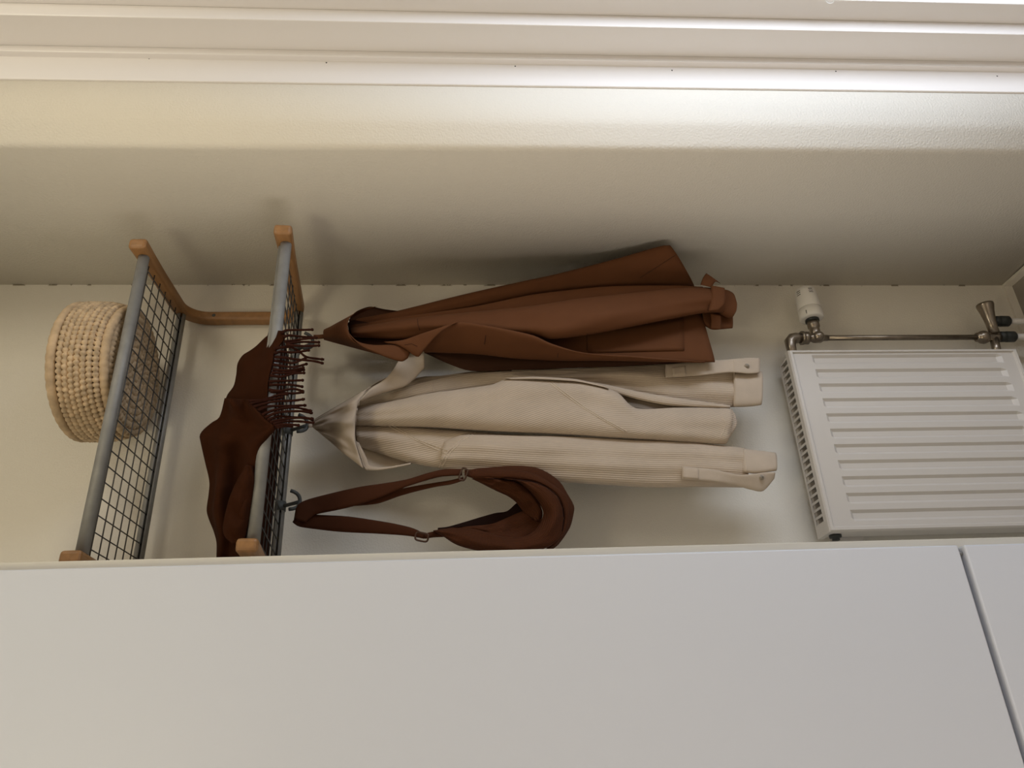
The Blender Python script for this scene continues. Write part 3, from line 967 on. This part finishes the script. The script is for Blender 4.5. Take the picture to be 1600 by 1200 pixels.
# ------------------------------------------------------------------ cream corduroy shirt
sh = thing('corduroy_shirt', 'cream corduroy overshirt hanging from the rack beside the brown coat', 'shirt', at(490, 660, -0.08))
SURF.clear()
cd, cp = M['cord'], M['cordp']
panel('back_panel', sh, cd,
      [(563, 630, -.055), (610, 612, -.06), (652, 590, -.065), (690, 587, -.07), (734, 581, -.07), (800, 578, -.075), (880, 576, -.075), (960, 580, -.075), (1040, 600, -.075), (1130, 640, -.075)],
      [(563, 660, -.055), (620, 665, -.06), (668, 666, -.065), (700, 668, -.07), (740, 672, -.07), (800, 676, -.075), (880, 680, -.075), (960, 684, -.075), (1040, 686, -.075), (1125, 688, -.075)],
      bulge=0.012, back=0.02, amp=0.006, seed=11, n=50)
panel('side_strip', sh, cd,
      [(562, 626, -.09), (610, 612, -.095), (652, 599, -.10), (690, 590, -.10), (734, 583, -.10), (800, 580, -.10), (880, 577, -.10), (940, 578, -.10)],
      [(562, 640, -.09), (620, 627, -.095), (668, 618, -.10), (720, 611, -.10), (764, 606, -.10), (820, 603, -.10), (880, 604, -.10), (940, 610, -.10)],
      bulge=0.010, back=0.02, n=44, rot=0.05)
# right sleeve, half under the coat
panel('sleeve', sh, cd,
      [(800, 578, -.09), (880, 576, -.095), (950, 573, -.10), (1021, 570, -.105), (1060, 567, -.105), (1100, 565, -.105), (1148, 561, -.105)],
      [(800, 604, -.09), (880, 608, -.095), (950, 612, -.10), (1000, 620, -.10), (1060, 632, -.10), (1100, 637, -.10), (1148, 636, -.10)],
      bulge=0.018, back=0.02, amp=0.014, lf=5, af=2.5, seed=13, n=50, m=20, folds=((0.004, 2, 1.0, 3),))
panel('sleeve_pleat', sh, cd,
      [(900, 594, -.128), (940, 599, -.130), (1000, 612, -.128), (1060, 622, -.126), (1140, 633, -.122)],
      [(905, 604, -.128), (945, 610, -.130), (1000, 625, -.128), (1050, 634, -.126), (1140, 638, -.122)],
      bulge=0.007, back=0.014, n=30, m=10)
panel('cuff', sh, cp, [(1146, 580, -.115), (1160, 580, -.115), (1176, 580, -.115), (1190, 580, -.115)],
      [(1146, 636, -.112), (1160, 636, -.112), (1176, 635, -.112), (1189, 633, -.112)], bulge=0.014, back=0.018, n=14, sharp=3.5)
panel('cuff_tab', sh, cp, [(1040, 569, -.128), (1090, 565, -.132), (1145, 561, -.134), (1170, 559, -.134), (1187, 559.5, -.132)],
      [(1040, 590, -.128), (1090, 587, -.132), (1140, 582, -.136), (1170, 584, -.136), (1187, 582.5, -.134)], bulge=0.004, back=0.012, n=34, sharp=5)
# big front in the middle
panel('front_panel', sh, cd,
      [(556, 634, -.105), (600, 629, -.115), (668, 615, -.125), (720, 608, -.13), (768, 601, -.135), (796, 591, -.138), (856, 593, -.14), (904, 596, -.14), (940, 604, -.14), (966, 614, -.14), (994, 638, -.14), (1054, 637, -.135), (1100, 637, -.13), (1143, 639, -.13)],
      [(556, 665, -.105), (600, 666, -.115), (680, 668, -.125), (740, 672, -.13), (800, 675, -.135), (850, 677, -.135), (910, 680, -.14), (950, 683, -.14), (1000, 686, -.138), (1030, 688, -.135), (1060, 690, -.135), (1090, 692, -.13), (1115, 694, -.13), (1133, 694, -.13)],
      bulge=0.026, back=0.022, amp=0.010, lf=4, af=2.5, seed=15, n=80, m=26, rot=0.42, sharp=2.4)
panel('hem', sh, cd, [(1120, 640, -.130), (1135, 638, -.130), (1147, 645, -.130), (1149, 655, -.130)],
      [(1118, 693, -.130), (1128, 694, -.130), (1136, 689, -.130), (1146, 672, -.130)], bulge=0.018, back=0.020, n=16, rot=0.42, sharp=2.6)
panel('front_edge_fold', sh, cd, [(788, 590.5, -.150), (830, 588.5, -.156), (870, 590, -.158), (904, 593, -.155), (950, 604, -.152)],
      [(800, 593, -.152), (835, 592.5, -.158), (870, 594, -.160), (906, 597, -.157), (952, 607, -.154)], bulge=0.003, back=0.012, n=30, m=10)
# left front and left sleeve
panel('left_front', sh, cd,
      [(556, 662, -.095), (600, 664, -.10), (680, 670, -.105), (740, 674, -.11), (800, 679, -.11), (898, 681, -.11)],
      [(560, 698, -.085), (600, 711, -.09), (640, 723, -.095), (690, 732, -.10), (760, 737, -.10), (898, 740, -.10)],
      bulge=0.020, back=0.02, amp=0.008, seed=17, n=50, m=20, rot=0.35)
panel('sleeve', sh, cd,
      [(694, 690, -.118), (720, 680, -.124), (752, 679, -.128), (800, 680, -.13), (898, 682, -.13), (980, 686, -.13), (1060, 689, -.128), (1110, 694, -.128), (1164, 700, -.125)],
      [(686, 732, -.115), (712, 737, -.118), (752, 741, -.12), (800, 747, -.12), (874, 753, -.122), (952, 758, -.122), (1020, 762, -.122), (1090, 761, -.12), (1164, 762, -.118)],
      bulge=0.030, back=0.024, amp=0.008, lf=5, af=2, seed=19, n=70, m=24, folds=((0.002, 3, 0.4, 2),))
panel('cuff', sh, cp, [(1160, 700.5, -.132), (1178, 703, -.132), (1196, 705, -.132), (1211, 707, -.130)],
      [(1160, 738, -.148), (1178, 740, -.148), (1196, 738, -.148), (1212, 736, -.142)], bulge=0.014, back=0.022, n=14, sharp=3.5)
panel('cuff_tab', sh, cp, [(1066, 729, -.154), (1112, 733, -.156), (1150, 741, -.157), (1172, 741, -.157), (1195, 738, -.154), (1211, 738, -.150)],
      [(1066, 749, -.154), (1112, 752, -.154), (1150, 759, -.145), (1172, 765, -.140), (1192, 767.5, -.138), (1209, 749, -.140)], bulge=0.004, back=0.014, n=36, sharp=5)
# collar
panel('collar_inside', sh, cp,
      [(553, 640, -.07), (552, 660, -.07), (553, 680, -.07), (558, 700, -.07), (566, 726, -.07)],
      [(600, 640, -.08), (604, 660, -.08), (610, 690, -.08), (625, 712, -.08), (642, 725, -.08)], bulge=-0.004, sheet=0.006, n=24)
panel('collar_underside', sh, cp,
      [(556, 690, -.085), (562, 708, -.085), (568, 726, -.085), (575, 733, -.085), (592, 734, -.085), (612, 731, -.085), (642, 726, -.085)],
      [(566, 690, -.078), (585, 698, -.078), (600, 704, -.078), (612, 708, -.078), (624, 712, -.078), (634, 716, -.078), (646, 720, -.078)], bulge=-0.003, sheet=0.005, n=30)
panel('collar', sh, cp,
      [(492, 655, -.085), (489, 660, -.09), (488, 663, -.09), (488, 666, -.09), (490, 669, -.085), (496, 673, -.08)],
      [(604, 590, -.135), (576, 607, -.155), (560, 628, -.175), (555, 660, -.18), (556, 692, -.17), (568, 732, -.15)],
      bulge=0.022, sheet=0.006, n=56, m=16, amp=0.020, lf=9, af=2, seed=21, folds=((0.004, 2, 0, 5),), sharp=3)
panel('collar_leaf', sh, cp,
      [(565, 622, -.165), (580, 606, -.155), (602, 592, -.145), (614, 578, -.140), (624, 562, -.135), (640, 549, -.13), (663, 546, -.13)],
      [(563, 628, -.160), (585, 619, -.14), (610, 611, -.13), (632, 604, -.125), (646, 594, -.12), (656, 583, -.12), (663, 575, -.125)],
      bulge=0.012, sheet=0.006, n=36, sharp=3)
panel('collar_leaf', sh, cp,
      [(556, 690, -.16), (560, 706, -.155), (566, 724, -.145), (572, 734, -.14), (590, 735, -.13), (612, 732, -.125), (642, 726, -.12)],
      [(561, 692, -.16), (567, 704, -.155), (574, 718, -.145), (578, 727, -.14), (592, 730, -.13), (612, 728.5, -.125), (642, 723, -.12)],
      bulge=0.003, sheet=0.006, n=36, m=8)
seam('collar_edge', sh, M['cordp'], [(603, 591), (590, 598), (577, 606), (566, 617), (560, 628), (557, 642), (555.5, 660), (555, 676), (557, 692), (562, 708), (568, 728), (574, 734)], 0.0018, 0.0, 60)
panel('hanging_loop', sh, cp, [(482, 662, -.095), (488, 660, -.095), (496, 657, -.088)], [(482, 668, -.095), (488, 668, -.095), (496, 668, -.088)], bulge=0.003, sheet=0.003, n=8, m=6)
th = M['thread']
for dx in (0, 5):
    seam('yoke_seam', sh, th, [(608 + dx, 666 - dx * .3), (650 + dx, 688), (697 + dx * .4, 709 - dx)], 0.0010, n=40)
    seam('sleeve_seam', sh, th, [(738 + dx, 676), (720 + dx, 687), (700 + dx, 706), (692 + dx, 718), (686 + dx, 731)], 0.0010, n=40)
    seam('side_seam', sh, th, [(858 + dx, 598), (880 + dx, 615), (910 + dx, 637), (945 + dx, 658), (975 + dx, 674)], 0.0012, n=50)
seam('hem_stitching', sh, th, [(1128, 650), (1134, 662), (1130, 675), (1124, 686)], 0.0008)
seam('cuff_stitching', sh, th, [(1147, 563), (1147, 580), (1147, 634)], 0.0008)
seam('cuff_stitching', sh, th, [(1162, 703), (1165, 720), (1166, 738)], 0.0008)
for q in ([(1050, 574), (1071, 571), (1073, 588), (1052, 590)], [(1067, 730), (1092, 731), (1092, 749), (1067, 747)]):
    patch('placket_tab', sh, cp, q, 0.0014, 6, 5)
seam('shoulder_seam', sh, th, [(673, 597), (676, 604), (678, 612)], 0.0009)
for (x, y) in ((1167, 572), (1190, 746)):
    p = on(x, y, 0.0005)
    d = (CAM - p).normalized()
    bt = mk('button', *lathe(p, d, [(0, 0.0058), (0.0018, 0.0062), (0.0026, 0.0058), (0.0026, 0.0046), (0.0021, 0.0042), (0.0021, 0.0004)], 18), M['button'], sh)
    for s in (-1, 1):
        mk('thread_hole', *lathe(p + Vector((0.0012 * s, 0, 0.0)), d, [(0.001, 0.0006), (0.0021, 0.0006)], 6), M['thread'], bt)

# ------------------------------------------------------------------ rust corduroy sling bag
bg = thing('sling_bag', 'rust brown corduroy crescent sling bag hanging by its strap beside the cabinet', 'bag', at(470, 800, -0.08))
SURF.clear()
bm_, st = M['bag'], M['strap']
h_ = lambda x, y, d: (700 + x / 7.5, 710 + y / 7.5, d - 0.085)
panel('lining', bg, M['bagin'],
      [h_(-120, 860, -.05), h_(0, 846, -.05), h_(200, 790, -.05), h_(380, 735, -.05), h_(550, 688, -.05), h_(690, 665, -.05), h_(790, 580, -.05), h_(830, 560, -.05)],
      [h_(-120, 900, -.05), h_(0, 900, -.05), h_(200, 900, -.05), h_(380, 900, -.05), h_(560, 900, -.05), h_(700, 880, -.05), h_(860, 800, -.05), h_(920, 700, -.05)],
      bulge=0.004, back=0.012, n=40)
panel('back_panel', bg, bm_,
      [h_(270, 195, -.06), h_(330, 166, -.06), h_(480, 153, -.06), h_(700, 135, -.06), h_(880, 134, -.06), h_(1050, 160, -.06), h_(1200, 232, -.06), h_(1320, 332, -.06), h_(1400, 460, -.06), h_(1476, 600, -.06), h_(1470, 705, -.06), h_(1425, 865, -.06), h_(1300, 1050, -.06), h_(1200, 1130, -.06)],
      [h_(300, 280, -.07), h_(450, 230, -.07), h_(600, 220, -.08), h_(800, 230, -.08), h_(950, 250, -.08), h_(1050, 290, -.08), h_(1150, 350, -.08), h_(1250, 440, -.08), h_(1320, 540, -.08), h_(1370, 640, -.08), h_(1380, 740, -.08), h_(1350, 880, -.08), h_(1260, 1010, -.08), h_(1150, 1100, -.08)],
      bulge=0.014, back=0.008, n=70, m=12, amp=0.003, seed=31)
panel('inner_leaf', bg, bm_,
      [h_(-120, 905, -.075), h_(20, 862, -.075), h_(280, 838, -.075), h_(520, 812, -.075), h_(700, 738, -.07), h_(870, 668, -.07), h_(960, 700, -.075), h_(1010, 770, -.08)],
      [h_(-120, 930, -.085), h_(20, 920, -.085), h_(280, 930, -.085), h_(480, 985, -.085), h_(700, 1010, -.085), h_(900, 1000, -.085), h_(1050, 900, -.09), h_(1130, 760, -.09)],
      bulge=0.006, back=0.012, n=50, amp=0.022, lf=6, af=3, seed=33)
panel('upper_leaf', bg, bm_,
      [h_(275, 285, -.075), h_(400, 345, -.075), h_(550, 422, -.075), h_(700, 490, -.075), h_(800, 565, -.075), h_(880, 670, -.075), h_(940, 730, -.078), h_(1005, 775, -.08)],
      [h_(460, 255, -.09), h_(640, 280, -.09), h_(800, 310, -.09), h_(920, 390, -.09), h_(1020, 490, -.09), h_(1080, 590, -.09), h_(1110, 690, -.09), h_(1090, 800, -.09)],
      bulge=0.016, back=0.012, n=50, amp=0.018, lf=5, af=2.5, seed=35)
panel('front_panel', bg, bm_,
      [h_(-170, 900, -.085), h_(-60, 960, -.09), h_(100, 1060, -.10), h_(350, 1130, -.11), h_(700, 1170, -.11), h_(1000, 1140, -.11), h_(1210, 1070, -.11), h_(1320, 960, -.11), h_(1358, 760, -.11), h_(1340, 620, -.11), h_(1280, 480, -.11), h_(1150, 378, -.105), h_(1000, 318, -.10), h_(800, 290, -.095), h_(620, 282, -.09)],
      [h_(-170, 890, -.085), h_(0, 868, -.085), h_(280, 868, -.09), h_(480, 918, -.10), h_(650, 960, -.10), h_(850, 968, -.10), h_(1000, 900, -.10), h_(1080, 800, -.10), h_(1118, 690, -.10), h_(1080, 590, -.10), h_(1010, 490, -.10), h_(920, 395, -.095), h_(840, 335, -.09), h_(780, 310, -.09), h_(640, 284, -.09)],
      bulge=0.034, back=0.03, n=90, m=20, amp=0.016, lf=9, af=2, seed=37)
panel('zip_band', bg, bm_,
      [h_(268, 192, -.085), h_(330, 178, -.087), h_(480, 182, -.09), h_(650, 180, -.09), h_(850, 188, -.095), h_(1050, 243, -.10), h_(1250, 365, -.10), h_(1385, 485, -.10), h_(1425, 600, -.10), h_(1425, 720, -.10), h_(1395, 870, -.10), h_(1340, 970, -.10), h_(1260, 1070, -.10)],
      [h_(275, 275, -.085), h_(340, 290, -.09), h_(460, 282, -.092), h_(620, 284, -.095), h_(800, 296, -.10), h_(1000, 322, -.105), h_(1150, 382, -.11), h_(1275, 482, -.11), h_(1335, 620, -.11), h_(1356, 740, -.11), h_(1335, 870, -.11), h_(1290, 970, -.11), h_(1210, 1070, -.11)],
      bulge=0.012, back=0.014, n=80, m=12)
seam('zip', bg, M['bagin'], [h_(470, 285, 0)[:2], h_(800, 298, 0)[:2], h_(1000, 324, 0)[:2], h_(1150, 384, 0)[:2], h_(1278, 484, 0)[:2], h_(1340, 620, 0)[:2], h_(1358, 750, 0)[:2], h_(1335, 900, 0)[:2]], 0.0011, 0.0, 70)
seam('zip_stitching', bg, st, [h_(1130, 392, 0)[:2], h_(1255, 490, 0)[:2], h_(1320, 625, 0)[:2], h_(1338, 750, 0)[:2], h_(1310, 910, 0)[:2], h_(1250, 1010, 0)[:2]], 0.0007, 0.0002, 60)
panel('end_tab', bg, bm_, [h_(235, 180, -.09), h_(275, 178, -.09), h_(320, 166, -.088)], [h_(235, 262, -.09), h_(275, 275, -.09), h_(320, 290, -.088)], bulge=0.008, back=0.008, n=12, sharp=4)
# strap: over the hook and down both sides
panel('strap', bg, st,
      [(459, 812, -0.115), (464, 790, -0.115), (479, 781, -0.112), (512, 772, -0.124), (560, 761, -0.141), (600, 755, -0.154), (635, 749, -0.167), (668, 739, -0.180), (695, 733, -0.180), (722, 733, -0.180)],
      [(478, 816, -0.115), (490, 806, -0.119), (497, 803, -0.120), (545, 793, -0.139), (590, 779, -0.154), (612, 770, -0.159), (634, 761, -0.167), (662, 752, -0.177), (689, 745, -0.180), (722, 743, -0.180)],
      bulge=0.006, sheet=0.003, n=60, m=8, sharp=4)
panel('strap', bg, st,
      [(560, 781, -0.126), (590, 774, -0.134), (620, 765, -0.143), (650, 759, -0.156), (680, 754, -0.165), (705, 750, -0.170), (724, 745, -0.175)],
      [(552, 791, -0.122), (590, 787, -0.134), (622, 776, -0.144), (650, 768, -0.156), (680, 761, -0.165), (705, 757, -0.170), (724, 751, -0.175)],
      bulge=0.003, sheet=0.003, n=36, m=8, sharp=4)
panel('strap', bg, st,
      [(468, 800, -0.105), (480, 800, -0.105), (495, 804, -0.112), (545, 807, -0.129), (605, 816, -0.151), (638, 823, -0.163), (652, 828, -0.167), (667, 836, -0.169)],
      [(457, 816, -0.110), (465, 822, -0.105), (479, 825, -0.105), (530, 831, -0.122), (590, 834, -0.144), (622, 836, -0.156), (642, 838, -0.162), (663, 842, -0.167)],
      bulge=0.006, sheet=0.003, n=50, m=8, sharp=4)
for (cx_, cy_, ww, hh, a) in ((724, 741, 5.0, 9.5, 0.35), (659, 839, 10, 6.5, 0.2)):
    P = []
    for i in range(24):
        t = 2 * PI * i / 24
        ex = math.copysign(abs(math.cos(t)) ** 0.5, math.cos(t)) * ww
        ey = math.copysign(abs(math.sin(t)) ** 0.5, math.sin(t)) * hh
        P.append(at(cx_ + ex * math.cos(a) - ey * math.sin(a), cy_ + ex * math.sin(a) + ey * math.cos(a), -.188))
    mk('slider_buckle', *tube(P, 0.0019, 8, True), M['buckle'], bg)
panel('end_tab', bg, st, [(726, 734, -0.183), (732, 735, -0.181), (738, 737, -0.177)], [(726, 743, -0.183), (732, 745, -0.181), (738, 746, -0.177)], bulge=0.004, back=0.003, n=8, m=8)
panel('end_tab', bg, st, [(662, 834, -.178), (674, 831, -.176), (692, 828, -.172)], [(664, 842, -.178), (676, 840, -.176), (694, 839, -.172)], bulge=0.005, back=0.005, n=10, m=8)

# ------------------------------------------------------------------ small cord loop on the door trim
P = []
for i in range(20):
    t = 2 * PI * i / 20
    P.append(atx(1297 + 7 * math.cos(t), 0.5 + 5 * math.sin(t), x_c3 + lean(0.9, -0.6) - 0.0022))
lp = mk('cord_loop', *tube(P, 0.0010, 6, True), M['pipe_loop'], base=tuple(P[0]))
lp['label'] = 'tiny white cord loop on the pale door trim'
lp['category'] = 'cord'
